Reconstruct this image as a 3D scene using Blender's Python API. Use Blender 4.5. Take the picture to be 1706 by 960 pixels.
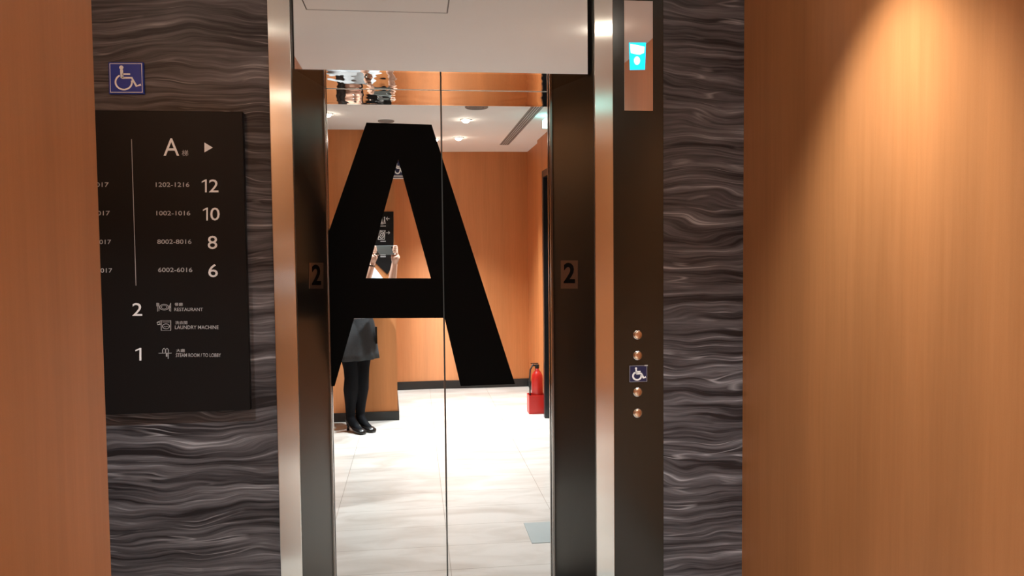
import bpy, bmesh, math, random
from mathutils import Vector, Matrix
random.seed(4)
for o in list(bpy.data.objects): bpy.data.objects.remove(o)
S = bpy.context.scene
COL = S.collection

# ------------------------------------------------------------------ camera
F_PX, CAM_H, CAM_Y = 1330.0, 1.486, -2.78       # elevator wall is the plane y = 0, floor z = 0
YAW, PITCH, ROLL = math.atan(163.5/1330), math.atan(-65.0/1330), 0.0098
CAM = Vector((0, CAM_Y, CAM_H))
fw = Vector((math.sin(YAW)*math.cos(PITCH), math.cos(YAW)*math.cos(PITCH), math.sin(PITCH)))
rt = fw.cross(Vector((0, 0, 1))).normalized(); up = rt.cross(fw).normalized()
R_ = rt*math.cos(ROLL) - up*math.sin(ROLL); U_ = up*math.cos(ROLL) + rt*math.sin(ROLL)
cd = bpy.data.cameras.new('camera'); cam = bpy.data.objects.new('camera', cd); COL.objects.link(cam)
cd.sensor_width = 36; cd.lens = F_PX/1706*36; cd.clip_start = .02
M = Matrix((R_, U_, -fw)).transposed().to_4x4(); M.translation = CAM
cam.matrix_world = M
S.camera = cam
S.view_settings.view_transform = 'Standard'; S.view_settings.look = 'None'
S.view_settings.gamma = 1; S.view_settings.use_curve_mapping = False
S.view_settings.exposure = 1.38
w = bpy.data.worlds.new('world'); S.world = w; w.use_nodes = True
w.node_tree.nodes['Background'].inputs[0].default_value = (.9, .8, .7, 1)
w.node_tree.nodes['Background'].inputs[1].default_value = .02
CEIL = 2.52
DOOR_Y = .335
SPOT_W, WARM = 100.0, (.91, 1.0, 1.05)
DOWNLIGHTS = [  # x, y, watts factor, label
    (-1.0, -.98, .50, 'ceiling downlight nearest the elevator on the sign board side'),
    (.90, -.95, .92, 'ceiling downlight by the right orange wall, glinting on the right steel trim', 86),
    (-.63, -2.75, .9, 'leftmost ceiling downlight reflected in the mirror doors'),
    (.43, -2.95, 1.2, 'ceiling downlight between round grille and slot diffuser, larger in reflection'),
    (.43, -3.98, 1.0, 'ceiling downlight reflected just right of the door seam, lowest'),
    (.21, -4.12, .8, 'ceiling downlight reflected against the top right of the black letter'),
]

def ray(px, py):
    return (fw*F_PX + R_*(px-853) + U_*(480-py)).normalized()
def P(px, py, Y=0.0):                       # photo pixel -> point on the plane y = Y
    d = ray(px, py); return CAM + d*((Y-CAM.y)/d.y)

# ------------------------------------------------------------------ materials
def mat(name):
    m = bpy.data.materials.new(name); m.use_nodes = True
    return m, m.node_tree, m.node_tree.nodes['Principled BSDF']
def plain(name, col, rough=.5, metal=0, spec=.5, noise=.0, nscale=30, emis=None, estr=0, coat=0):
    m, t, b = mat(name)
    b.inputs['Base Color'].default_value = (*col, 1); b.inputs['Roughness'].default_value = rough
    b.inputs['Metallic'].default_value = metal; b.inputs['Specular IOR Level'].default_value = spec
    b.inputs['Coat Weight'].default_value = coat
    if noise:
        tc = t.nodes.new('ShaderNodeTexCoord'); n = t.nodes.new('ShaderNodeTexNoise'); n.inputs['Scale'].default_value = nscale
        n.inputs['Detail'].default_value = 4
        r = t.nodes.new('ShaderNodeMixRGB'); r.inputs[1].default_value = (*[c*(1-noise) for c in col], 1)
        r.inputs[2].default_value = (*[min(1, c*(1+noise)) for c in col], 1)
        t.links.new(tc.outputs['Object'], n.inputs['Vector']); t.links.new(n.outputs[0], r.inputs[0]); t.links.new(r.outputs[0], b.inputs['Base Color'])
    if emis:
        b.inputs['Emission Color'].default_value = (*emis, 1); b.inputs['Emission Strength'].default_value = estr
    return m
def N(t, kind, **kw):
    n = t.nodes.new(kind)
    for k, v in kw.items():
        if hasattr(n, k): setattr(n, k, v)
        else: n.inputs[k.replace('_', ' ')].default_value = v
    return n

def stone():
    m, t, b = mat('striped_stone'); L = t.links.new
    tc = N(t, 'ShaderNodeTexCoord')
    w1 = N(t, 'ShaderNodeTexNoise', Scale=1.0, Detail=2.0)
    mp = N(t, 'ShaderNodeMapping'); mp.inputs['Scale'].default_value = (2.2, 1, 4.5)
    L(tc.outputs['Object'], mp.inputs[0]); L(mp.outputs[0], w1.inputs['Vector'])
    w2 = N(t, 'ShaderNodeTexNoise', Scale=1.0, Detail=2.0)
    mp2 = N(t, 'ShaderNodeMapping'); mp2.inputs['Scale'].default_value = (5, 1, 15); mp2.inputs['Location'].default_value = (3, 5, 1)
    L(tc.outputs['Object'], mp2.inputs[0]); L(mp2.outputs[0], w2.inputs['Vector'])
    sx = N(t, 'ShaderNodeSeparateXYZ'); L(tc.outputs['Object'], sx.inputs[0])
    a = N(t, 'ShaderNodeMath', operation='MULTIPLY_ADD'); a.inputs[1].default_value = .17; L(w1.outputs[0], a.inputs[0]); L(sx.outputs[2], a.inputs[2])
    a2 = N(t, 'ShaderNodeMath', operation='MULTIPLY_ADD'); a2.inputs[1].default_value = .012; L(w2.outputs[0], a2.inputs[0]); L(a.outputs[0], a2.inputs[2])
    def layer(xs, zs, off, detail):
        cx = N(t, 'ShaderNodeCombineXYZ')
        m1 = N(t, 'ShaderNodeMath', operation='MULTIPLY'); m1.inputs[1].default_value = xs; L(sx.outputs[0], m1.inputs[0])
        m2 = N(t, 'ShaderNodeMath', operation='MULTIPLY'); m2.inputs[1].default_value = zs; L(a2.outputs[0], m2.inputs[0])
        L(m1.outputs[0], cx.inputs[0]); L(m2.outputs[0], cx.inputs[2]); cx.inputs[1].default_value = off
        n = N(t, 'ShaderNodeTexNoise', Scale=1.0, Detail=detail, Roughness=.62); L(cx.outputs[0], n.inputs['Vector']); return n
    n1 = layer(1.1, 30, 0, 8.0); n2 = layer(2.0, 90, 7, 4.0); n3 = layer(1.0, 15, 12, 2.0)
    cr = N(t, 'ShaderNodeValToRGB'); e = cr.color_ramp.elements
    e[0].position = .405; e[0].color = (.014, .011, .012, 1); e[1].position = .665; e[1].color = (.34, .325, .33, 1)
    for p, c in ((.44, (.033, .029, .031, 1)), (.52, (.078, .070, .073, 1)), (.61, (.155, .144, .15, 1))):
        x = e.new(p); x.color = c
    mx = N(t, 'ShaderNodeMath', operation='MULTIPLY_ADD'); mx.inputs[1].default_value = .45
    s2 = N(t, 'ShaderNodeMath', operation='MULTIPLY_ADD'); s2.inputs[1].default_value = .85; s2.inputs[2].default_value = -.150
    L(n1.outputs[0], s2.inputs[0]); L(n2.outputs[0], mx.inputs[0]); L(s2.outputs[0], mx.inputs[2]); L(mx.outputs[0], cr.inputs[0])
    # thin pale veins where a slow layer crosses its middle
    sb = N(t, 'ShaderNodeMath', operation='SUBTRACT'); sb.inputs[1].default_value = .52; L(n3.outputs[0], sb.inputs[0])
    ab = N(t, 'ShaderNodeMath', operation='ABSOLUTE'); L(sb.outputs[0], ab.inputs[0])
    vr = N(t, 'ShaderNodeMapRange'); vr.inputs[1].default_value = 0; vr.inputs[2].default_value = .014; vr.inputs[3].default_value = 1; vr.inputs[4].default_value = 0
    L(ab.outputs[0], vr.inputs[0])
    vm = N(t, 'ShaderNodeTexNoise', Scale=5.0); L(tc.outputs['Object'], vm.inputs['Vector'])
    vr2 = N(t, 'ShaderNodeMapRange'); vr2.inputs[1].default_value = .48; vr2.inputs[2].default_value = .66; L(vm.outputs[0], vr2.inputs[0])
    vv = N(t, 'ShaderNodeMath', operation='MULTIPLY'); L(vr.outputs[0], vv.inputs[0]); L(vr2.outputs[0], vv.inputs[1])
    mc = N(t, 'ShaderNodeMixRGB'); mc.inputs[2].default_value = (.33, .31, .315, 1); L(vv.outputs[0], mc.inputs[0]); L(cr.outputs[0], mc.inputs[1])
    L(mc.outputs[0], b.inputs['Base Color'])
    b.inputs['Roughness'].default_value = .42; b.inputs['Specular IOR Level'].default_value = .35
    return m

def orange():
    m, t, b = mat('orange_wallcovering'); L = t.links.new
    tc = N(t, 'ShaderNodeTexCoord'); mp = N(t, 'ShaderNodeMapping'); mp.inputs['Scale'].default_value = (60, 60, 3)
    L(tc.outputs['Object'], mp.inputs[0])
    n = N(t, 'ShaderNodeTexNoise', Scale=1.0, Detail=5.0, Roughness=.6); L(mp.outputs[0], n.inputs['Vector'])
    n2 = N(t, 'ShaderNodeTexNoise', Scale=420.0, Detail=2.0); L(tc.outputs['Object'], n2.inputs['Vector'])
    ad = N(t, 'ShaderNodeMath', operation='MULTIPLY_ADD'); ad.inputs[1].default_value = .35; L(n2.outputs[0], ad.inputs[0]); L(n.outputs[0], ad.inputs[2])
    cr = N(t, 'ShaderNodeValToRGB'); e = cr.color_ramp.elements
    e[0].position = .35; e[0].color = (.50, .188, .060, 1); e[1].position = 1.0; e[1].color = (.58, .228, .080, 1)
    mp3 = N(t, 'ShaderNodeMapping'); mp3.inputs['Scale'].default_value = (7, 7, .25); L(tc.outputs['Object'], mp3.inputs[0])
    n3 = N(t, 'ShaderNodeTexNoise', Scale=1.0, Detail=3.0); L(mp3.outputs[0], n3.inputs['Vector'])
    mr = N(t, 'ShaderNodeMapRange'); mr.inputs[1].default_value = .35; mr.inputs[2].default_value = .65; mr.inputs[3].default_value = .90; mr.inputs[4].default_value = 1.08; L(n3.outputs[0], mr.inputs[0])
    mm = N(t, 'ShaderNodeMixRGB', blend_type='MULTIPLY'); mm.inputs[0].default_value = 1
    L(ad.outputs[0], cr.inputs[0]); L(cr.outputs[0], mm.inputs[1]); L(mr.outputs[0], mm.inputs[2]); L(mm.outputs[0], b.inputs['Base Color'])
    bp = N(t, 'ShaderNodeBump', Strength=.12, Distance=.002); L(n.outputs[0], bp.inputs['Height']); L(bp.outputs[0], b.inputs['Normal'])
    b.inputs['Roughness'].default_value = .46; b.inputs['Metallic'].default_value = .35
    tv = N(t, 'ShaderNodeCombineXYZ'); tv.inputs[2].default_value = 1; L(tv.outputs[0], b.inputs['Tangent']); b.inputs['Anisotropic'].default_value = .95
    return m

def floor_mat():
    m, t, b = mat('cream_marble_tiles'); L = t.links.new
    tc = N(t, 'ShaderNodeTexCoord'); mp = N(t, 'ShaderNodeMapping'); mp.inputs['Location'].default_value = (.45, .20, 0)
    L(tc.outputs['Object'], mp.inputs[0])
    br = N(t, 'ShaderNodeTexBrick'); br.offset = 0
    br.inputs['Scale'].default_value = 1; br.inputs['Brick Width'].default_value = .6; br.inputs['Row Height'].default_value = .3
    br.inputs['Mortar Size'].default_value = .0016; br.inputs['Mortar Smooth'].default_value = .1
    br.inputs['Color1'].default_value = (1, 1, 1, 1); br.inputs['Color2'].default_value = (.93, .93, .93, 1); br.inputs['Mortar'].default_value = (.5, .47, .43, 1)
    L(mp.outputs[0], br.inputs['Vector'])
    mp2 = N(t, 'ShaderNodeMapping'); mp2.inputs['Rotation'].default_value = (0, 0, .7); mp2.inputs['Scale'].default_value = (2.2, 6.0, 1)
    L(tc.outputs['Object'], mp2.inputs[0])
    n = N(t, 'ShaderNodeTexNoise', Scale=1.0, Detail=6.0, Distortion=.8); L(mp2.outputs[0], n.inputs['Vector'])
    cr = N(t, 'ShaderNodeValToRGB'); e = cr.color_ramp.elements
    e[0].position = .32; e[0].color = (.53, .49, .44, 1); e[1].position = .6; e[1].color = (.68, .655, .61, 1)
    L(n.outputs[0], cr.inputs[0])
    mu = N(t, 'ShaderNodeMixRGB', blend_type='MULTIPLY'); mu.inputs[0].default_value = 1; L(cr.outputs[0], mu.inputs[1]); L(br.outputs[0], mu.inputs[2])
    L(mu.outputs[0], b.inputs['Base Color']); b.inputs['Roughness'].default_value = .28; b.inputs['Specular IOR Level'].default_value = .4
    return m

def hairline(name, col, rough, aniso, grain=.06, metal=1.0):      # metal brushed up and down
    m, t, b = mat(name); L = t.links.new
    tc = N(t, 'ShaderNodeTexCoord'); mp = N(t, 'ShaderNodeMapping'); mp.inputs['Scale'].default_value = (900, 900, 2)
    L(tc.outputs['Object'], mp.inputs[0]); n = N(t, 'ShaderNodeTexNoise', Scale=1.0, Detail=2.0); L(mp.outputs[0], n.inputs['Vector'])
    mr = N(t, 'ShaderNodeMixRGB'); mr.inputs[1].default_value = (*[c*(1-grain) for c in col], 1); mr.inputs[2].default_value = (*[c*(1+grain) for c in col], 1)
    L(n.outputs[0], mr.inputs[0]); L(mr.outputs[0], b.inputs['Base Color'])
    tv = N(t, 'ShaderNodeCombineXYZ'); tv.inputs[2].default_value = 1; L(tv.outputs[0], b.inputs['Tangent'])
    b.inputs['Metallic'].default_value = metal; b.inputs['Roughness'].default_value = rough
    b.inputs['Anisotropic'].default_value = aniso; b.inputs['Anisotropic Rotation'].default_value = .25
    return m

def mirror(name, col, rough=.0, wave=0, wscale=(3, 3, 3), dist=.01):
    m, t, b = mat(name); L = t.links.new
    b.inputs['Base Color'].default_value = (*col, 1); b.inputs['Metallic'].default_value = 1; b.inputs['Roughness'].default_value = rough
    if wave:
        tc = N(t, 'ShaderNodeTexCoord'); mp = N(t, 'ShaderNodeMapping'); mp.inputs['Scale'].default_value = wscale
        L(tc.outputs['Object'], mp.inputs[0]); n = N(t, 'ShaderNodeTexNoise', Scale=1.0, Detail=1.0); L(mp.outputs[0], n.inputs['Vector'])
        bp = N(t, 'ShaderNodeBump', Strength=wave, Distance=dist); L(n.outputs[0], bp.inputs['Height']); L(bp.outputs[0], b.inputs['Normal'])
    return m

STONE, ORANGE, FLOOR = stone(), orange(), floor_mat()
CEILM = plain('ceiling_paint', (.86, .87, .85), .85, noise=.02, nscale=3)
STEEL = hairline('hairline_stainless', (.76, .74, .69), .18, 1.0)
BRONZE = hairline('dark_bronze_jamb', (.11, .108, .10), .34, .5)
PANEL = plain('dark_bronze_panel', (.020, .015, .009), .22, 0, .45, noise=.1, nscale=2)
DOORM = mirror('mirror_polished_door', (.86, .86, .84), .0, .05, (1.5, 1.5, 1.2), .01)
HEADM = mirror('mirror_polished_header', (.88, .88, .87), .02)
SOFM = mirror('mirror_polished_soffit', (.62, .55, .48), .01, .10, (9, 9, 9), .01)
LANTM = mirror('tinted_mirror_panel', (.72, .62, .57), .01)
BLACK = plain('black_film', (.0015, .0015, .0015), .5, 0, .06, noise=.2, nscale=8)
BOARD = plain('black_board', (.0060, .0048, .0046), .5, 0, .22, noise=.15, nscale=6)
EDGE = plain('board_edge', (.012, .011, .011), .4, noise=.1)
WHITE = plain('white_lettering', (.86, .85, .84), .6, noise=.03)
DIM = plain('grey_lettering', (.46, .45, .445), .6, noise=.03)
BLUE = plain('blue_enamel', (.004, .03, .30), .35, noise=.05)
NAVY = plain('navy_sticker', (.012, .014, .06), .4, noise=.05)
SKIRT_B = plain('black_baseboard', (.012, .011, .010), .35, noise=.1)
CASE = plain('black_casing', (.008, .008, .009), .3, noise=.1)
BRASS = plain('brass_button_metal', (.72, .50, .34), .3, 1, noise=.04)
STICK = hairline('bronze_number_plate', (.36, .25, .19), .38, .3)
NUM = plain('dark_numeral', (.002, .001, .001), .6, 0, .05, noise=.1)
RED = plain('red_enamel', (.50, .018, .012), .3, noise=.05)
RUBBER = plain('black_rubber', (.01, .01, .01), .6, noise=.1)
GREYV = plain('grey_grille', (.30, .28, .26), .5, noise=.05)
GREYD = plain('slot_grille', (.17, .16, .15), .5, noise=.05)
PLATE = plain('blue_grey_floor_plate', (.40, .46, .46), .35, noise=.06, nscale=14)
WTRIM = plain('white_trim', (.80, .78, .74), .4, noise=.02)
LAMP = plain('lamp_glass', (1, 1, 1), .4, emis=(1, .9, .76), estr=38)
CYAN = plain('cyan_screen', (0, .1, .12), .3, emis=(.0, .50, 1.0), estr=.85)
CYANW = plain('bright_screen_glyph', (.1, .3, .3), .3, emis=(.65, 1.0, 1.0), estr=1.1)
EXITM = plain('cyan_light_box', (.2, .5, .5), .4, emis=(.30, 1.0, .98), estr=2.6)
SKIN = plain('skin', (.62, .38, .28), .5, noise=.04, nscale=40)
SHIRT = plain('pale_grey_shirt', (.27, .285, .30), .8, noise=.08, nscale=60)
SKIRTM = plain('charcoal_skirt_cloth', (.040, .042, .045), .9, 0, .2, noise=.25, nscale=90)
TIGHTS = plain('black_tights_knit', (.0035, .004, .006), .8, 0, .15, noise=.1, nscale=90)
SHOE = plain('black_leather', (.006, .005, .005), .28, noise=.1)
HAIR = plain('black_hair', (.010, .007, .006), .45, noise=.3, nscale=60)
PHONEM = plain('phone_body', (.16, .18, .175), .22, .3, noise=.05)
PHONEG = plain('phone_glass', (.01, .01, .012), .06, noise=.1)

# ------------------------------------------------------------------ object helpers
def mesh_obj(name, verts, faces, m, parent=None, smooth=False, bevel=0):
    me = bpy.data.meshes.new(name); o = bpy.data.objects.new(name, me); COL.objects.link(o)
    off = Vector(parent['_base']) if parent is not None and '_base' in parent else Vector((0, 0, 0))
    me.from_pydata([tuple(Vector(v)-off) for v in verts], [], faces)
    bm = bmesh.new(); bm.from_mesh(me); bmesh.ops.recalc_face_normals(bm, faces=bm.faces); bm.to_mesh(me); bm.free()
    if smooth: me.polygons.foreach_set('use_smooth', [True]*len(me.polygons))
    me.materials.append(m)
    if parent is not None:
        o.parent = parent; o['_base'] = tuple(off)
    if bevel:
        b = o.modifiers.new('bevel', 'BEVEL'); b.width = bevel; b.segments = 2; b.limit_method = 'ANGLE'
    return o
class G:                                                  # collects shapes of ONE part
    def __init__(s): s.v = []; s.f = []
    def add(s, vs, fs):
        k = len(s.v); s.v += [Vector(v) for v in vs]; s.f += [[i+k for i in f] for f in fs]; return s
    def box(s, a, b):
        x0, y0, z0 = a; x1, y1, z1 = b
        return s.add([(x0,y0,z0),(x1,y0,z0),(x1,y1,z0),(x0,y1,z0),(x0,y0,z1),(x1,y0,z1),(x1,y1,z1),(x0,y1,z1)],
              [(0,3,2,1),(4,5,6,7),(0,1,5,4),(1,2,6,5),(2,3,7,6),(3,0,4,7)])
    def prism(s, poly, d):                                # poly: 3D points, d: extrusion vector
        n = len(poly); d = Vector(d); vs = [Vector(p) for p in poly] + [Vector(p)+d for p in poly]
        return s.add(vs, [list(range(n))[::-1], list(range(n, 2*n))] + [(i, (i+1)%n, (i+1)%n+n, i+n) for i in range(n)])
    def rings(s, rings, close=True):                      # loft
        n = len(rings[0]); vs = [p for r in rings for p in r]; fs = []
        for k in range(len(rings)-1):
            for i in range(n): fs.append((k*n+i, k*n+(i+1)%n, (k+1)*n+(i+1)%n, (k+1)*n+i))
        if close: fs += [list(range(n))[::-1], list(range((len(rings)-1)*n, len(rings)*n))]
        return s.add(vs, fs)
    def tube(s, pts, rad, n=14):
        pts = [Vector(p) for p in pts]; rad = rad if isinstance(rad, (list, tuple)) else [rad]*len(pts)
        rings = []; pu = None
        for i, p in enumerate(pts):
            d = (pts[min(i+1, len(pts)-1)] - pts[max(i-1, 0)]).normalized()
            u = (pu - d*pu.dot(d)) if pu is not None else d.cross(Vector((0.31, 0.2, 0.9)))
            if u.length < 1e-4: u = d.cross(Vector((1, 0, 0)))
            u.normalize(); pu = u; v = d.cross(u)
            rings.append([p + (u*math.cos(2*math.pi*j/n) + v*math.sin(2*math.pi*j/n))*rad[i] for j in range(n)])
        return s.rings(rings)
    def lathe(s, c, prof, axis='z', n=32):                # prof: (radius, height) pairs
        c = Vector(c); rings = []
        for r, h in prof:
            ring = []
            for j in range(n):
                a = 2*math.pi*j/n
                p = (r*math.cos(a), r*math.sin(a), h) if axis == 'z' else (r*math.cos(a), h, r*math.sin(a))
                ring.append(c+Vector(p))
            rings.append(ring)
        return s.rings(rings)
    def ball(s, c, r, n=16, m=10, mx=None):
        rx, ry, rz = r if isinstance(r, (tuple, list)) else (r, r, r); rings = []
        for i in range(m+1):
            ph = math.pi*(i+.02)/(m+.04); ring = []
            for j in range(n):
                a = 2*math.pi*j/n; p = Vector((rx*math.sin(ph)*math.cos(a), ry*math.sin(ph)*math.sin(a), rz*math.cos(ph)))
                ring.append(Vector(c) + (mx @ p if mx else p))
            rings.append(ring)
        return s.rings(rings)
    def build(s, name, m, parent=None, smooth=False, bevel=0): return mesh_obj(name, s.v, s.f, m, parent, smooth, bevel)
def thing(name, label, cat, base, group=None):
    o = bpy.data.objects.new(name, None); COL.objects.link(o); o.empty_display_size = .05
    o.location = base; o['label'] = label; o['category'] = cat; o['_base'] = tuple(base)
    if group: o['group'] = group
    return o
def struct(o): o['kind'] = 'structure'; return o
def tag(o, label, cat, group=None):
    o['label'] = label; o['category'] = cat
    if group: o['group'] = group
    return o

def text_geo(s, font_bold=0):
    c = bpy.data.curves.new('t', 'FONT'); c.body = s; c.resolution_u = 3; c.offset = font_bold
    o = bpy.data.objects.new('t', c); COL.objects.link(o)
    bpy.context.view_layer.update(); dg = bpy.context.evaluated_depsgraph_get()
    me = bpy.data.meshes.new_from_object(o.evaluated_get(dg))
    vs = [v.co.copy() for v in me.vertices]; fs = [list(p.vertices) for p in me.polygons]
    bpy.data.objects.remove(o); bpy.data.curves.remove(c); bpy.data.meshes.remove(me)
    return vs, fs
def put_text(name, s, box, m, parent, Y, bold=0.0, to=None, geo=None):
    """lettering filling the photo box (x0,y0,x1,y1) on the plane y = Y"""
    vs, fs = geo if geo else text_geo(s, bold)
    x0 = min(v.x for v in vs); x1 = max(v.x for v in vs); y0 = min(v.y for v in vs); y1 = max(v.y for v in vs)
    out = []
    for v in vs:
        u = (v.x-x0)/(x1-x0); t_ = (v.y-y0)/(y1-y0)
        if to: out.append(to(u, t_))
        else: out.append(P(box[0]+(box[2]-box[0])*u, box[3]+(box[1]-box[3])*t_, Y))
    return mesh_obj(name, out, fs, m, parent)

def num_geo(s, bold=.004):
    if '1' not in s: return text_geo(s, bold)
    V, Fc, x = [], [], 0.0
    for ch in s:
        if ch == '1':
            v = [Vector(p) for p in ((.225, 0), (.335, 0), (.335, 1), (.245, 1), (.225, .985), (0, .84), (0, .735), (.225, .86))]; f = [[0, 1, 2, 3, 4, 7], [4, 5, 6, 7]]; wd = .335
        else:
            v, f = text_geo(ch, bold); x0 = min(p.x for p in v); y0 = min(p.y for p in v); h = max(p.y for p in v)-y0
            v = [Vector(((p.x-x0)/h, (p.y-y0)/h)) for p in v]; wd = max(p.x for p in v)
        k = len(V); V += [Vector((p.x+x, p.y)) for p in v]; Fc += [[i+k for i in q_] for q_ in f]; x += wd + .15
    return V, Fc
def strip2(pts, wd, closed=False):                         # flat stroke of width wd along 2D points -> quads
    vs, fs = [], []; n = len(pts)
    for i in range(n):
        a = Vector(pts[(i-1) % n] if closed or i > 0 else pts[i]); b = Vector(pts[(i+1) % n] if closed or i < n-1 else pts[i])
        d = (b-a).normalized(); q = Vector((-d.y, d.x))*wd/2; p = Vector(pts[i]); vs += [p+q, p-q]
    for i in range(n if closed else n-1):
        j = (i+1) % n; fs.append((2*i, 2*i+1, 2*j+1, 2*j))
    return vs, fs
def disc2(c, r, n=20):
    return [Vector((c[0]+r*math.cos(2*math.pi*i/n), c[1]+r*math.sin(2*math.pi*i/n))) for i in range(n)], [list(range(n))]
def join2(*parts):
    V, Fc = [], []
    for v, f in parts:
        k = len(V); V += v; Fc += [[i+k for i in q] for q in f]
    return V, Fc
def arc(c, r, a0, a1, n=22):
    return [(c[0]+r*math.cos(math.radians(a0+(a1-a0)*i/n)), c[1]+r*math.sin(math.radians(a0+(a1-a0)*i/n))) for i in range(n+1)]
def wheelchair(wd=.055):                                   # unit square, y up
    return join2(disc2((.37, .83), .062), strip2([(.375, .77), (.385, .50)], .085), strip2([(.39, .62), (.62, .62)], wd),
                 strip2([(.375, .505), (.66, .505), (.79, .245), (.92, .29)], wd+.012), strip2(arc((.43, .37), .235, 118, 372), wd))
def flat(name, geo, to, m, parent):
    return mesh_obj(name, [to(v.x, v.y) for v in geo[0]], geo[1], m, parent)

# ================================================================== SETTING
xL, xPier, xR, xR2, yBack, yNear, yStep, xCol = -2.6, -.61, 1.19, 1.225, -5.065, -3.555, -4.15, -.16
xCb = -.215
yP0, yP1 = -1.126, -2.08
struct(G().box((xL-.1, yBack-.1, -.1), (xR2+.1, .5, 0)).build('floor', FLOOR))
struct(G().box((xL-.1, yBack-.1, CEIL), (xR2+.1, .5, CEIL+.1)).build('ceiling', CEILM))
tl0, tl1 = P(456, 413).x, P(493.5, 413).x      # left stainless trim
tr0, tr1 = P(989.5, 413).x, P(1020.5, 413).x   # right trim
pn1 = P(1104.5, 413).x                          # right edge of call panel
g = G().box((xL, 0, 0), (tl0, .12, CEIL)).box((pn1, 0, 0), (xR, .12, CEIL)).box((tr1, .03, 0), (pn1, .12, CEIL))
struct(g.build('wall_front', STONE))
g = G().box((xR, yStep, 0), (xR+.12, -3.395, CEIL)).box((xR, -2.50, 0), (xR+.12, .12, CEIL)).box((xR, -3.395, 2.10), (xR+.12, -2.50, CEIL)).box((xR2, yBack, 0), (xR2+.1, yStep, CEIL))
struct(g.build('wall_right', ORANGE))
struct(G().box((xCb, yBack-.1, 0), (xR2+.1, yBack, CEIL)).build('wall_back', ORANGE))

struct(G().prism([(xL, yBack, 0), (xCb, yBack, 0), (xCol, yNear, 0), (xL, yNear, 0)], (0, 0, CEIL)).build('wall_rear_left', ORANGE))
struct(G().box((xL, yP1, 0), (xPier, yP0, CEIL)).build('wall_left', ORANGE))
struct(G().box((xL-.1, yNear, 0), (xL, 0, CEIL)).build('wall_far_left', ORANGE))
bh, bt = .078, .014
struct(G().box((xL, yNear, 0), (xCol+bt, yNear+bt, bh)).prism([(xCb, yBack, 0), (xCb+bt, yBack, 0), (xCol+bt, yNear, 0), (xCol, yNear, 0)], (0, 0, bh)).build('baseboard_rear_left', SKIRT_B))
struct(G().box((xCb+bt, yBack, 0), (xR2, yBack+bt, bh+.01)).build('baseboard_back', SKIRT_B))
struct(G().box((xR2-bt, yBack+bt, 0), (xR2, yStep, bh)).box((xR-bt, yStep, 0), (xR, -3.46, bh)).box((xR-bt, -2.44, 0), (xR, 0, bh)).build('baseboard_right', SKIRT_B))
struct(G().box((xPier, yP1, 0), (xPier+bt, yP0, bh)).build('baseboard_left', SKIRT_B))

# doorway in the right wall
d1 = thing('door_1', 'black framed doorway in the right orange wall behind the extinguisher', 'door', (xR, -2.95, 0)); d1['kind'] = 'structure'
G().box((xR-.07, -3.46, 0), (xR+.1, -3.395, 2.16)).box((xR-.07, -2.50, 0), (xR+.1, -2.44, 2.16)).box((xR-.07, -3.395, 2.10), (xR+.1, -2.50, 2.16)).build('door_casing', CASE, d1, bevel=.003)
lf = G().box((xR+.06, -3.395, 0), (xR+.1, -2.50, 2.10)).build('door_leaf', CASE, d1)
G().tube([(xR+.06, -2.60, 1.0), (xR+.02, -2.60, 1.0), (xR+.015, -2.61, 1.0), (xR+.015, -2.72, 1.0)], .009).build('door_handle', STEEL, lf, smooth=True)

# ================================================================== ELEVATOR
jf = .012                                         # header sits a little behind the trim face
jl0, jl1 = tl1, P(548.5, 413, DOOR_Y).x
jr0, jr1 = tr0, P(915.5, 413, DOOR_Y).x
HB = P(735, 119.5, jf).z                         # underside of header
DB = P(735, 150, DOOR_Y).z
fr = thing('elevator_frame', 'bronze and stainless elevator door surround with mirror header above the doors', 'elevator frame', ((jl1+jr1)/2, 0, 0))
G().box((tl0, -.015, 0), (tl1-.002, .10, CEIL)).build('stainless_trim', STEEL, fr, bevel=.0015)
G().box((tr0+.002, -.015, 0), (tr1, .10, CEIL)).build('stainless_trim', STEEL, fr, bevel=.0015)
G().prism([(jl0, -.004, 0), (jl1, DOOR_Y-.01, 0), (jl1-.06, DOOR_Y-.01, 0), (jl0-.02, -.004, 0)], (0, 0, CEIL)).build('jamb', BRONZE, fr)
G().prism([(jr0, -.004, 0), (jr1, DOOR_Y-.01, 0), (jr1+.06, DOOR_Y-.01, 0), (jr0+.02, -.004, 0)], (0, 0, CEIL)).build('jamb', BRONZE, fr)
for sx, xx in ((1, jl1), (-1, jr1)):
    G().box((min(xx, xx-sx*.018), DOOR_Y-.034, .0), (max(xx, xx-sx*.018)+.0, DOOR_Y-.012, HB)).build('jamb_edge_strip', hairline('edge_steel', (.22, .2, .18), .2, .5), fr)
hx0, hx1 = P(490.5, 100, jf).x, P(979, 100, jf).x
G().box((hx0-.0, jf, HB), (hx1, jf+.02, CEIL)).build('header_panel', HEADM, fr)
G().box((hx0, jf+.02, HB+.0005), (hx1, DOOR_Y+.06, HB+.02)).build('header_soffit', SOFM, fr)
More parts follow.
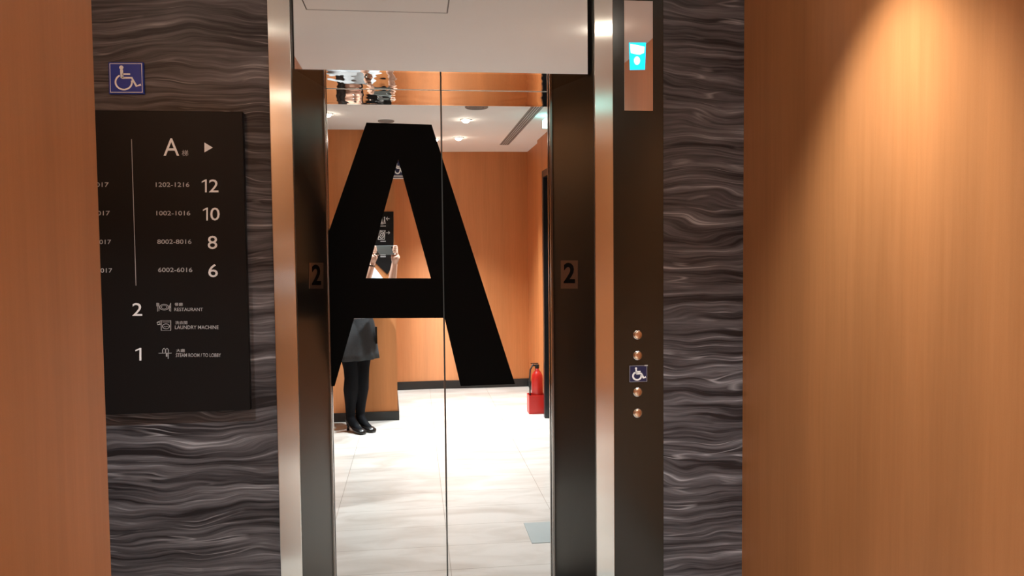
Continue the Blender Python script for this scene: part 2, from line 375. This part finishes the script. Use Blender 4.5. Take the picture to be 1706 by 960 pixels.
for k, (bx, face) in enumerate((((515, 438, 538, 481), 'l'), ((935, 434, 963, 481), 'r'))):
    # number plates lie on the slanted jambs
    a, b = (Vector((jl0, -.004, 0)), Vector((jl1, DOOR_Y-.01, 0))) if face == 'l' else (Vector((jr0, -.004, 0)), Vector((jr1, DOOR_Y-.01, 0)))
    dr = (b-a).normalized(); nr = Vector((-dr.y, dr.x, 0)); nr = nr if nr.dot(CAM-a) > 0 else -nr
    def hit(px, py, off):
        d = ray(px, py); o_ = a + nr*off; t_ = (o_-CAM).dot(nr)/d.dot(nr); return CAM + d*t_
    q = [hit(bx[0], bx[3], .001), hit(bx[2], bx[3], .001), hit(bx[2], bx[1], .001), hit(bx[0], bx[1], .001)]
    pl = G().prism(q, nr*.002).build('number_plate', STICK, fr)
    nb = (519.5, 441, 535, 475) if face == 'l' else (939, 438, 958, 472)
    put_text('numeral', '2', nb, NUM, pl, 0, .03, to=lambda u, t_: hit(nb[0]+(nb[2]-nb[0])*u, nb[3]+(nb[1]-nb[3])*t_, .0036))
# door leaves
sm = P(738, 413, DOOR_Y).x                        # seam
def leaf(x0, x1, label, polys):
    t_ = thing('elevator_door', label, 'elevator door', ((x0+x1)/2, DOOR_Y+.02, 0))
    G().box((x0, DOOR_Y, .012), (x1, DOOR_Y+.035, HB+.0)).build('door_panel', DOORM, t_, bevel=.0012)
    v, f = [], []
    g = G()
    for poly in polys:
        g.prism([(q.x, DOOR_Y-.0006, q.z) for q in poly], (0, .0005, 0))
    g.build('black_letter', BLACK, t_)
    return t_
def DP(px, py): return P(px, py, DOOR_Y)
xl_, xs0, xs1 = jl1-.03, sm-.0022, sm+.0022
def at_x(p, q, x):                                # point of segment pq at world x
    t_ = (x-p.x)/(q.x-p.x); return p + (q-p)*t_
TL, TR = DP(610.5, 204.3), DP(719, 207.6)
LO, RO = DP(547, 388), DP(858, 640)               # outer edges
AP, BL, BR = DP(663.4, 266), DP(609.7, 463.7), DP(717.8, 463.9)
CL, CRt = DP(589.8, 530.5), DP(737, 530)          # underside of crossbar
IL = DP(557.5, 643.5); IR = DP(767.5, 643.5)
OL = at_x(TL, LO, xl_)
oS = at_x(TR, RO, xs0); oS1 = at_x(TR, RO, xs1); iS1 = DP(738, 531)
bS = Vector((xs0, 0, CRt.z)); bS1 = Vector((xs1, 0, CRt.z)); mS = Vector((xs0, 0, BR.z)); 
left_polys = [[TL, TR, AP], [TL, AP, BL, CL, IL, Vector((xl_, 0, IL.z)), OL], [BL, BR, bS, CL], [AP, TR, oS, bS, BR]]
leaf(jl1-.30, xs0, 'left mirror-polished elevator door leaf bearing most of the black letter A', left_polys)
right_polys = [[oS1, RO, IR, bS1]]
leaf(xs1, jr1+.30, 'right mirror-polished elevator door leaf bearing only one slanted black stroke', right_polys)
tag(G().box((jl1-.1, .03, 0), (jr1+.1, DOOR_Y-.012, .006)).box((jl1-.1, .05, .006), (jr1+.1, .06, .008)).box((jl1-.1, .25, .006), (jr1+.1, .26, .008)).build('door_sill', STEEL, None), 'grooved metal threshold strip on floor under the mirror doors', 'threshold')

# call panel on the right
cp = thing('call_panel', 'tall dark bronze panel with round call buttons and a mirror floor indicator', 'call panel', ((tr1+pn1)/2, 0, 0))
G().box((tr1+.001, -.006, 0), (pn1, .03, CEIL)).build('panel_face', PANEL, cp, bevel=.001)
a, b = P(1040, 184.5, -.008), P(1087.5, 2, -.008)
lp = G().box((a.x, -.010, a.z), (b.x, -.006, b.z)).build('indicator_mirror', LANTM, cp, bevel=.0008)
q = [P(x, y, -.0105) for x, y in ((1049.5, 116.5), (1074.5, 116), (1076, 71), (1048, 71))]
dp = G().prism(q, (0, -.001, 0)).build('display_screen', CYAN, lp)
dp['label'] = 'glowing cyan display screen'
put2 = lambda x, y: P(x, y, -.0122)
G().prism([put2(x, y) for x, y in ((1050, 73), (1066, 76), (1074, 78), (1073, 88), (1066, 91), (1057, 90), (1051, 88))], (0, .0004, 0)).build('display_arrow', CYANW, dp)
G().prism([put2(1061.3+5*math.cos(a_), 101+7*math.sin(a_)) for a_ in [i*math.pi/8 for i in range(16)]], (0, .0004, 0)).build('display_digit', CYANW, dp)
for py in (558, 592.5, 653.5, 688.5):
    c = P(1062, py, -.006); r = .0150
    bt_ = G().lathe((c.x, -.006, c.z), [(r*1.08, 0), (r*1.08, -.0025), (r*.98, -.0035)], 'y').build('button_ring', STEEL, cp, smooth=False)
    G().lathe((c.x, -.0095, c.z), [(r*.9, 0), (r*.9, -.002), (r*.8, -.0035), (r*.4, -.0045), (.0002, -.0047)], 'y').build('call_button', BRASS, bt_, smooth=True)
a, b = P(1048.5, 637, -.007), P(1078, 608.5, -.007)
st = G().box((a.x, -.0085, a.z), (b.x, -.006, b.z)).build('accessibility_sticker', NAVY, cp)
st['label'] = 'navy wheelchair symbol sticker between the buttons'
to = lambda u, v: Vector((a.x+(b.x-a.x)*u, -.0092, a.z+(b.z-a.z)*v))
flat('wheelchair_symbol', wheelchair(.10), to, WHITE, st)
flat('sticker_border', strip2([(.02, .02), (.98, .02), (.98, .98), (.02, .98)], .022, True), to, DIM, st)
G().box((b.x-.010, -.0095, b.z-.003), (b.x+.002, -.0085, b.z+.001)).build('peeled_corner', DIM, st)

# ================================================================== SIGNS ON THE LEFT
blq = [P(x, y, -.012) for x, y in ((181.5, 156.5), (240, 156.5), (238.5, 103.5), (180.5, 103.5))]
sg = thing('accessibility_sign', 'small square blue wheelchair sign above the black directory board', 'sign', (blq[0].x, 0, blq[0].z))
G().prism(blq, (0, .012, 0)).build('sign_plate', BLUE, sg, bevel=.0015)
def bil(u, v, Y=-.0128):
    p = (blq[0]*(1-u)+blq[1]*u)*(1-v) + (blq[3]*(1-u)+blq[2]*u)*v; p = p.copy(); p.y = Y; return p
flat('wheelchair_symbol', wheelchair(.05), bil, WHITE, sg)
flat('sign_border', strip2([(.045, .05), (.955, .05), (.955, .95), (.045, .95)], .022, True), bil, WHITE, sg)

BY = -.028
c0, c1, c2, c3 = P(60, 690, BY), P(414, 683.5, BY), P(402.5, 186, BY), P(60, 183, BY)
x0_, x1_ = -1.42, (c1.x+c2.x)/2+.004
z0_, z1_ = c1.z, c2.z
bd = thing('directory_board', 'large black floor directory board with white numbers and icons on striped stone wall', 'directory sign', ((x0_+x1_)/2, 0, z0_))
G().box((x0_, BY, z0_), (x1_, -.0005, z1_)).build('board_face', BOARD, bd, bevel=.002)
TY = BY-.0006
put_text('elevator_letter', 'A', (272.5, 230.5, 298.5, 259.5), WHITE, bd, TY, .0)
put_text('elevator_word', '梯', (303, 250, 313.5, 260), DIM, bd, TY)
G().prism([P(x, y, TY) for x, y in ((340.5, 254), (354.5, 246), (340.5, 237.5))], (0, .0004, 0)).build('arrow', WHITE, bd)
G().prism([P(x, y, TY) for x, y in ((218.6, 232), (219.6, 232), (227, 476), (226, 476))], (0, .0004, 0)).build('divider_line', DIM, bd)
for s, bx in (('12', (336, 299, 364, 320.5)), ('10', (338, 346, 366, 367.5)), ('8', (346, 393, 362, 415)), ('6', (347, 440, 363, 462)),
              ('2', (220.5, 505, 237, 526.5)), ('1', (225.5, 580, 235.5, 601))):
    put_text('floor_number', s, bx, WHITE, bd, TY, .004, geo=num_geo(s))
for s, bx in (('1202-1216', (259.5, 304, 315.5, 311.5)), ('1002-1016', (260.5, 351.5, 317, 359)), ('8002-8016', (262, 399, 319, 406.5)), ('6002-6016', (263.5, 446, 320.5, 453.5)),
              ):
    put_text('room_range', s, bx, DIM, bd, TY, .006)
for s, (rx, ry) in (('1217-1017', (181, 304)), ('1017', (183, 351.5)), ('8017', (185, 399.5)), ('6017', (187, 447))):
    wd = {'1217-1017': 56}.get(s, 26)
    put_text('room_range', s[-4:], (rx-26, ry, rx, ry+7.5), DIM, bd, TY, .006)
for s, bx, mm in (('RESTAURANT', (290.5, 513, 338, 518.5), DIM), ('LAUNDRY MACHINE', (291.5, 542.5, 364, 548.5), DIM), ('STEAM ROOM / TO LOBBY', (293, 589, 368, 595), DIM),
                  ('餐廳', (291, 504.5, 304.5, 510), DIM), ('洗衣間', (292, 535, 312, 540.5), DIM), ('大廳', (293.5, 581.5, 308, 587), DIM)):
    try: put_text('facility_name', s, bx, mm, bd, TY, .004)
    except Exception as e: print('text fail', e)
def icon(box, geo):
    x0, y0, x1, y1 = box
    flat('facility_icon', geo, lambda u, v: P(x0+(x1-x0)*u, y1+(y0-y1)*v, TY), DIM, bd)
icon((261, 504, 286, 520), join2(strip2(arc((.5, .5), .3, 0, 345), .045, True), strip2(arc((.5, .5), .19, 0, 345), .035, True),
     strip2([(.06, .05), (.06, .95)], .035), strip2([(.0, .95), (.0, .6), (.12, .6), (.12, .95)], .03), strip2([(.94, .05), (.94, .95), (.86, .7), (.9, .45)], .035), strip2([(.15, .1), (.15, .9)], .03), strip2([(.85, .1), (.85, .6)], .03)))
icon((261, 534, 285, 551), join2(strip2([(.32, .02), (.98, .02), (.98, .98), (.32, .98)], .05, True), strip2(arc((.65, .42), .24, 0, 345), .05, True),
     strip2([(.32, .98), (.02, .8), (.08, .55), (.28, .62)], .05), strip2(arc((.14, .72), .1, 0, 340), .035, True), strip2([(.4, .84), (.9, .84)], .035), strip2([(.5, .45), (.6, .36), (.8, .44)], .035)))
icon((264, 580, 286, 598), join2(strip2([(0, .52), (1, .52)], .045), strip2([(.32, .56), (.32, .85), (.42, .98), (.52, .85), (.52, .56)], .05), strip2([(.55, .56), (.55, .85), (.65, .98), (.75, .85), (.75, .56)], .05),
     strip2([(.62, .5), (.62, .2)], .1), strip2([(.74, .5), (.74, 0)], .05)))

# ================================================================== REAR SIGNS (seen in the mirror doors)
def MR(px, py, Y):                                # photo pixel through the door mirror -> plane y = Y behind
    d = ray(px, py); t_ = (DOOR_Y-CAM.y)/d.y; h = CAM + d*t_; d = Vector((d.x, -d.y, d.z)); return h + d*((Y-h.y)/d.y)
RY = yNear+.012
ds = thing('direction_sign', 'black wall sign with white icons and arrows behind the photographer', 'sign', tuple(MR(640, 440, yNear)))
G().prism([MR(x, y, RY) for x, y in ((596, 352.5), (655.5, 352.5), (656, 440), (646, 458), (611, 424), (600, 424))], (0, -.012, 0)).build('sign_plate', BOARD, ds)
def ric(box, geo, nm='sign_icon'):
    x0, y0, x1, y1 = box
    flat(nm, geo, lambda u, v: MR(x0+(x1-x0)*u, y1+(y0-y1)*v, RY+.001), WHITE, ds)
ric((634, 361, 642, 374), join2(disc2((.3, .88), .12), strip2([(.3, .75), (.3, .35), (.1, 0)], .18), strip2([(.3, .4), (.5, 0)], .16), disc2((.85, .88), .12), strip2([(.85, .75), (.7, .1), (1, .1), (.85, .75)], .12)))
ric((643.5, 361, 649, 368), join2(strip2([(0, .5), (1, .5)], .14), strip2([(.4, .9), (0, .5), (.4, .1)], .14)), 'sign_arrow')
ric((630, 384, 642, 399), join2(strip2(arc((.5, .5), .36, 0, 345), .09, True), strip2(arc((.5, .5), .16, 0, 345), .09, True), strip2([(0, 0), (.9, 0), (1, 1), (.3, 1), (0, 0)], .07), strip2([(.5, .3), (.9, .9)], .08)))
ric((643.5, 385, 649.5, 391), join2(strip2([(0, .5), (1, .5)], .14), strip2([(.6, .9), (1, .5), (.6, .1)], .14)), 'sign_arrow')
for yy in (376, 401.5, 424.5, 427.5):
    ric((634, yy, 643, yy+1.6), strip2([(0, .5), (1, .5)], .6), 'caption_line')
# flag sign at the corner
FY = yNear+.10
fs_ = thing('flag_sign', 'blue wheelchair flag sign high on the rear wall corner', 'sign', tuple(MR(663, 297, FY)))
fb = [MR(x, y, FY) for x, y in ((652, 298), (675, 298), (675, 268), (652, 268))]
G().prism(fb, (0, -.012, 0)).box((fb[0].x-.0, yNear, fb[0].z+.05), (fb[0].x+.03, FY-.012, fb[0].z+.08)).build('sign_plate', NAVY, fs_)
fl = lambda u, v: Vector(((fb[0]*(1-u)+fb[1]*u)[0], FY+.001, fb[0].z+(fb[3].z-fb[0].z)*v))
ww = wheelchair(.09); flat('wheelchair_symbol', ([Vector((v.x*.8+.1, v.y*.8+.18)) for v in ww[0]], ww[1]), fl, WHITE, fs_)
flat('caption_line', strip2([(.15, .14), (.9, .14)], .1), fl, DIM, fs_)
flat('sign_border', strip2([(0, .02), (1, .02)], .05), fl, WHITE, fs_)

# ================================================================== CEILING FIXTURES
def downlight(x, y, k, label, cone=96):
    t_ = thing('downlight', label, 'ceiling light', (x, y, CEIL), 'recessed ceiling downlights')
    G().lathe((x, y, CEIL), [(.046, 0), (.046, -.004), (.040, -.006), (.032, -.003), (.032, 0)]).build('trim_ring', WTRIM, t_, smooth=True)
    G().lathe((x, y, CEIL-.001), [(.031, 0), (.031, -.008), (.024, -.018), (.012, -.024), (.0005, -.026)]).build('lamp_lens', LAMP, t_, smooth=True)
    l = bpy.data.lights.new('lamp_beam', 'SPOT'); l.energy = SPOT_W*k; l.color = WARM; l.spot_size = math.radians(cone); l.spot_blend = .8 if cone > 90 else 1.0; l.shadow_soft_size = .03
    o = bpy.data.objects.new('lamp_beam', l); COL.objects.link(o); o.parent = t_; o.location = (0, 0, -.034)
for a_ in DOWNLIGHTS: downlight(*a_)
def grille(x, y, r, label):
    t_ = thing('ceiling_speaker', label, 'ceiling grille', (x, y, CEIL), 'round ceiling grilles')
    G().lathe((x, y, CEIL), [(r, 0), (r, -.006), (r*.93, -.010), (r*.88, -.006), (r*.88, 0)]).build('grille_rim', GREYV, t_, smooth=True)
    g = G()
    for q in (.18, .36, .54, .72, .86): g.lathe((x, y, CEIL-.001), [(r*q, 0), (r*q, -.005), (r*(q-.1), -.005), (r*(q-.1), 0)])
    g.build('grille_face', GREYV, t_)
grille(.47, -2.38, .085, 'larger round grey ceiling grille near the slot diffuser')
grille(-.20, -3.06, .065, 'smaller round ceiling grille above the black letter top')
sd = thing('slot_diffuser', 'long grey slot air diffuser in the ceiling along the right wall', 'air diffuser', (.91, -3.2, CEIL))
G().box((.865, -4.47, CEIL-.004), (.872, -1.92, CEIL)).box((.948, -4.47, CEIL-.004), (.955, -1.92, CEIL)).box((.872, -4.47, CEIL-.004), (.948, -4.46, CEIL)).box((.872, -1.93, CEIL-.004), (.948, -1.92, CEIL)).build('diffuser_frame', GREYV, sd)
g = G()
for i in range(4): g.box((.875+i*.019, -4.46, CEIL-.003), (.887+i*.019, -1.93, CEIL-.001))
g.build('diffuser_blades', GREYD, sd)
GAP = plain('shadow_gap', (.09, .08, .07), .8, noise=.05)
hx_0, hx_1, hy_0, hy_1, gw = -.44, .165, -.75, -.15, .005
g = G()
g.box((hx_0, hy_0, CEIL-.0015), (hx_1, hy_0+gw, CEIL)).box((hx_0, hy_1-gw, CEIL-.0015), (hx_1, hy_1, CEIL)).box((hx_0, hy_0+gw, CEIL-.0015), (hx_0+gw, hy_1-gw, CEIL)).box((hx_1-gw, hy_0+gw, CEIL-.0015), (hx_1, hy_1-gw, CEIL))
hc = thing('ceiling_hatch', 'square access hatch outline in the ceiling reflected in the header', 'access hatch', ((hx_0+hx_1)/2, (hy_0+hy_1)/2, CEIL))
g.build('hatch_gap', GAP, hc); G().box((hx_0+gw, hy_0+gw, CEIL-.001), (hx_1-gw, hy_1-gw, CEIL)).build('hatch_panel', CEILM, hc)
xb = thing('light_box', 'small glowing cyan light box at the ceiling above the black doorway', 'light', (xR-.05, -2.72, CEIL-.12))
G().box((xR-.03, -2.80, CEIL-.10), (xR, -2.64, CEIL)).build('box_housing', CASE, xb)
G().box((xR-.17, -2.79, CEIL-.09), (xR-.03, -2.65, CEIL-.03)).build('lit_face', EXITM, xb)

# floor plate
q = [MR(*p, DOOR_Y) for p in ((0, 0),)]
def FL(px, py):                                   # pixel through the door mirror -> floor
    d = ray(px, py); t_ = (DOOR_Y-CAM.y)/d.y; h = CAM + d*t_; d = Vector((d.x, -d.y, d.z)); return h + d*(-h.z/d.z)
A_, B_ = FL(862, 873), FL(873, 907)
tag(G().box((.57, B_.y, 0), (.90, A_.y, .003)).build('floor_plate', PLATE, None), 'flat blue-grey square plate on the floor by the right door leaf', 'floor plate')

# ================================================================== FIRE EXTINGUISHER
ex, ey = 1.085, -3.66
fe = thing('fire_extinguisher', 'red fire extinguisher with black hose standing in the red box', 'fire extinguisher', (ex+.01, ey, .01))
G().lathe((ex+.01, ey, .012), [(.045, 0), (.052, .01), (.052, .30), (.048, .335), (.034, .362), (.018, .38), (.018, .40)]).build('cylinder', RED, fe, smooth=True)
G().lathe((ex+.01, ey, .41), [(.02, 0), (.02, .03), (.012, .034)]).box((ex-.05, ey-.008, .45), (ex+.02, ey+.008, .456)).box((ex-.045, ey-.008, .428), (ex+.02, ey+.008, .434)).build('valve_handle', CASE, fe)
G().tube([(ex, ey+.01, .43), (ex-.03, ey+.02, .445), (ex-.055, ey+.02, .40), (ex-.062, ey+.02, .30), (ex-.058, ey+.02, .18), (ex-.05, ey+.02, .12)], .007).build('hose', RUBBER, fe, smooth=True)
bx_ = thing('extinguisher_box', 'small red floor box holding the fire extinguisher', 'box', (ex, ey, 0))
G().box((ex-.075, ey-.07, 0), (ex+.075, ey+.07, .008)).box((ex-.075, ey-.07, .008), (ex-.069, ey+.07, .17)).box((ex+.069, ey-.07, .008), (ex+.075, ey+.07, .17)).box((ex-.069, ey-.07, .008), (ex+.069, ey-.064, .17)).box((ex-.069, ey+.064, .008), (ex+.069, ey+.07, .17)).build('box_shell', RED, bx_, bevel=.002)

# ================================================================== PHOTOGRAPHER
BX, BYY, TH = -.487, -3.19, math.radians(38)
fwd = Vector((math.sin(TH), math.cos(TH), 0)); rgt = Vector((math.cos(TH), -math.sin(TH), 0))
def L_(a, b, z): return Vector((BX, BYY, 0)) + rgt*a + fwd*b + Vector((0, 0, z))
def ell(c, ra, rb, n=28, tw=None, rip=0, k=0):
    out = []
    for j in range(n):
        a_ = 2*math.pi*j/n; s_ = 1 + rip*math.sin(k*a_)
        out.append(c + rgt*ra*math.cos(a_)*s_ + fwd*rb*math.sin(a_)*s_)
    return out
pr = thing('person', 'person in pale shirt, charcoal skirt and black tights raising a phone', 'person', (BX, BYY, 0))
def remesh(o, vox, it=6):
    r = o.modifiers.new('remesh', 'REMESH'); r.mode = 'VOXEL'; r.voxel_size = vox; r.use_smooth_shade = True
    s_ = o.modifiers.new('smooth', 'SMOOTH'); s_.iterations = it; s_.factor = .5
    return o
PH = Vector((-.222, -2.93, 1.485))               # phone centre
shl, shr = L_(-.165, -.01, 1.295), L_(.165, -.01, 1.295)
ell_l, ell_r = Vector((-.425, -3.03, 1.115)), Vector((-.195, -3.115, 1.095))
wr_l, wr_r = Vector((-.318, -2.975, 1.395)), Vector((-.148, -2.988, 1.385))
g = G()
# torso, neck, head
g.rings([ell(L_(0, 0, z), a, b) for z, a, b in ((.80, .155, .11), (.88, .165, .115), (.95, .145, .10), (1.02, .125, .09), (1.10, .13, .095), (1.18, .14, .10), (1.25, .15, .09), (1.30, .14, .07), (1.335, .07, .05))])
g.tube([L_(0, -.01, 1.30), L_(0, .0, 1.37), L_(0, .01, 1.42)], [.06, .046, .047])
g.ball(L_(0, .015, 1.50), (.078, .095, .112), 24, 16, Matrix((rgt, fwd, Vector((0, 0, 1)))).transposed())
g.ball(L_(0, .055, 1.435), (.052, .048, .05), 18, 12, Matrix((rgt, fwd, Vector((0, 0, 1)))).transposed())
g.tube([L_(0, .105, 1.515), L_(0, .118, 1.485), L_(0, .122, 1.475), L_(0, .105, 1.465)], [.008, .011, .014, .009])       # nose
for sg_ in (-1, 1):
    g.ball(L_(.078*sg_, .01, 1.49), (.010, .022, .032), 12, 8, Matrix((rgt, fwd, Vector((0, 0, 1)))).transposed())  # ear
    g.ball(L_(.016*sg_, .106, 1.447), (.018, .008, .007), 10, 8)                                                 # lips
# arms
for sh, el, wr in ((shl, ell_l, wr_l), (shr, ell_r, wr_r)):
    g.ball(sh, .05)
    g.tube([sh, sh.lerp(el, .4), el, el.lerp(wr, .3), el.lerp(wr, .7), wr], [.045, .042, .036, .038, .030, .023])
# hands: palms hold the phone's ends
def hand(wr, side):                              # side -1: her left hand
    ex_ = PH + Vector((side*.066, -.004, -.02))
    pc = wr.lerp(ex_, .55) + Vector((side*.012, 0, 0))
    g.tube([wr, wr.lerp(pc, .5), pc, pc+(ex_-wr).normalized()*.022], [.023, .030, .036, .026], 12)
    for i in range(4):
        b0 = pc + Vector((side*.012, -.006+.0*i, .000+.013*(i-1)))
        top = PH + Vector((side*(.082), .0, -.022+.017*i)); ln = (1.0, 1.1, 1.05, .85)[i]
        g.tube([b0, top+Vector((side*.010, -.008, 0)), top+Vector((side*.006, .014, .002)), top+Vector((-side*.020*ln, .018, .004))], [.0095, .0092, .0085, .0072], 10)
    th = PH + Vector((side*.045, -.014, -.034))
    g.tube([pc+Vector((-side*.01, -.01, -.004)), pc.lerp(th, .6)+Vector((0, -.008, 0)), th+Vector((0, -.002, .012))], [.013, .011, .009], 10)
hand(wr_l, -1); hand(wr_r, 1)
# legs
def leg(sgn, grow=0.0, z0=.0):
    h, k_, an = L_(.080*sgn, 0, .86), L_(.054*sgn, .012, .475), L_(.047*sgn, -.02, .115)
    return ([h, h.lerp(k_, .5), k_+Vector((0, 0, .05)), k_-Vector((0, 0, .03)), k_.lerp(an, .35), k_.lerp(an, .7), an],
            [r+grow for r in (.088, .073, .054, .049, .054, .038, .030)])
for sgn in (-1, 1):
    p_, r_ = leg(sgn); g.tube(p_, r_, 18)
    a0 = p_[-1]; g.tube([a0, a0+fwd*.03-Vector((0, 0, .035)), a0+fwd*.09-Vector((0, 0, .08)), a0+fwd*.155-Vector((0, 0, .092))], [.030, .030, .026, .016], 14)
body = remesh(g.build('body', SKIN, pr), .005, 5)
# tights
g = G()
for sgn in (-1, 1):
    p_, r_ = leg(sgn, .006); g.tube(p_, r_, 20)
    a0 = p_[-1]; g.tube([a0, a0+fwd*.03-Vector((0, 0, .035)), a0+fwd*.09-Vector((0, 0, .076)), a0+fwd*.15-Vector((0, 0, .090))], [.036, .036, .032, .024], 14)
    g.ball(p_[-1], .036)
remesh(g.build('tights', TIGHTS, pr), .006, 5)
# shoes
for sgn in (-1, 1):
    an = L_(.047*sgn, -.02, 0); g = G(); rings = []
    for b, wd, top, bot in ((-.050, .018, .125, .075), (-.035, .029, .128, .066), (.0, .033, .105, .055), (.05, .034, .068, .028), (.10, .041, .05, .004), (.14, .043, .047, .002), (.175, .036, .038, .002), (.195, .020, .026, .003)):
        c = an + fwd*b; rings.append([c + rgt*wd*math.cos(2*math.pi*j/18) + Vector((0, 0, (top+bot)/2 + (top-bot)/2*math.sin(2*math.pi*j/18))) for j in range(18)])
    g.rings(rings)
    so = g.build('shoe', SHOE, pr, smooth=True)
    G().rings([ [an + fwd*(-.036+o_) + rgt*r*math.cos(a_) + fwd*r*math.sin(a_) + Vector((0, 0, z)) for a_ in [2*math.pi*j/12 for j in range(12)]] for z, r, o_ in ((0, .012, 0), (.03, .010, 0), (.06, .014, 0), (.085, .024, .004))]).build('heel', SHOE, so, smooth=True)
# skirt with soft pleats
rings = []
for z, a, b, rp in ((.99, .133, .100, 0), (.96, .142, .106, 0), (.90, .170, .123, .004), (.83, .183, .135, .010), (.72, .192, .145, .022), (.65, .198, .150, .045), (.60, .203, .155, .06)):
    rings.append(ell(L_(0, 0, z), a, b, 96, rip=rp, k=11))
inner = [ell(L_(0, 0, z), a-.006, b-.006, 96, rip=rp, k=11) for z, a, b, rp in ((.60, .203, .155, .06), (.72, .192, .145, .022), (.86, .17, .125, 0))]
sk = G().rings(rings+inner).build('skirt', SKIRTM, pr, smooth=True)
G().rings([ell(L_(0, 0, z), .137, .104, 48) for z in (.965, .995)]).build('waistband', SKIRTM, sk, smooth=True)
# bag strap-like tab at her hip
G().box((BX+.165, BYY+.0, .72), (BX+.18, BYY+.03, .86)).build('skirt_tab', SHOE, pr, bevel=.004)
# shirt
g = G()
g.rings([ell(L_(0, 0, z), a, b, 32) for z, a, b in ((.93, .158, .116), (.985, .148, .112), (1.04, .140, .103), (1.10, .145, .108), (1.18, .155, .117), (1.25, .165, .102), (1.305, .150, .082), (1.345, .078, .062), (1.365, .062, .058))])
for sh, el, wr in ((shl, ell_l, wr_l), (shr, ell_r, wr_r)):
    g.ball(sh, .062); g.ball(el, .050)
    g.tube([sh, sh.lerp(el, .5), el], [.062, .058, .052], 18)
    g.tube([el, el.lerp(wr, .25), el.lerp(wr, .50)], [.050, .050, .046], 18)
remesh(g.build('shirt', SHIRT, pr), .007, 6)
# hair: cap plus length to the shoulders
mx = Matrix((rgt, fwd, Vector((0, 0, 1)))).transposed()
g = G(); g.ball(L_(0, -.012, 1.525), (.090, .098, .105), 24, 16, mx); g.ball(L_(0, -.055, 1.44), (.092, .058, .13), 20, 14, mx); g.ball(L_(0, -.068, 1.34), (.085, .045, .09), 20, 14, mx)
for sg_ in (-1, 1): g.tube([L_(.06*sg_, .02, 1.58), L_(.088*sg_, .02, 1.50), L_(.088*sg_, .0, 1.40), L_(.08*sg_, .02, 1.32)], [.028, .022, .022, .012])
remesh(g.build('hair', HAIR, pr), .006, 4)
for sg_ in (-1, 1):
    ey_ = G().ball(L_(.032*sg_, .098, 1.503), (.014, .010, .0075), 14, 10, mx).build('eye', WTRIM, pr, smooth=True)
    G().ball(L_(.032*sg_, .108, 1.503), (.006, .003, .006), 12, 8, mx).build('iris', HAIR, ey_, smooth=True)
    G().tube([L_(.018*sg_, .108, 1.524), L_(.034*sg_, .107, 1.529), L_(.052*sg_, .094, 1.525)], [.003, .0035, .002], 8).build('eyebrow', HAIR, pr, smooth=True)
LIP = plain('lip_colour', (.45, .12, .10), .4, noise=.05)
G().tube([L_(-.022, .106, 1.447), L_(0, .117, 1.449), L_(.022, .106, 1.447)], [.004, .007, .004], 10).build('mouth', LIP, pr, smooth=True)
cw = wr_l.lerp(ell_l, .10); dw = (ell_l-wr_l).normalized()
G().tube([cw-dw*.006, cw+dw*.006], [.0275, .0275], 20).build('bracelet', plain('bracelet_metal', (.12, .09, .07), .3, .8, noise=.1), pr, smooth=True)
# phone
ph = thing('phone', 'dark smartphone held sideways in both raised hands', 'phone', tuple(PH))
G().box(PH-Vector((.075, .004, .037)), PH+Vector((.075, .004, .037))).build('phone_body', PHONEM, ph, bevel=.003)
G().lathe(PH+Vector((.058, .004, .02)), [(.008, 0), (.008, .0015), (.004, .002)], 'y', 20).build('phone_lens', PHONEG, ph)
G().box(PH+Vector((-.071, -.0046, -.033)), PH+Vector((.071, -.004, .033))).build('phone_screen', PHONEG, ph)

for o in bpy.data.objects:
    if '_base' in o: del o['_base']
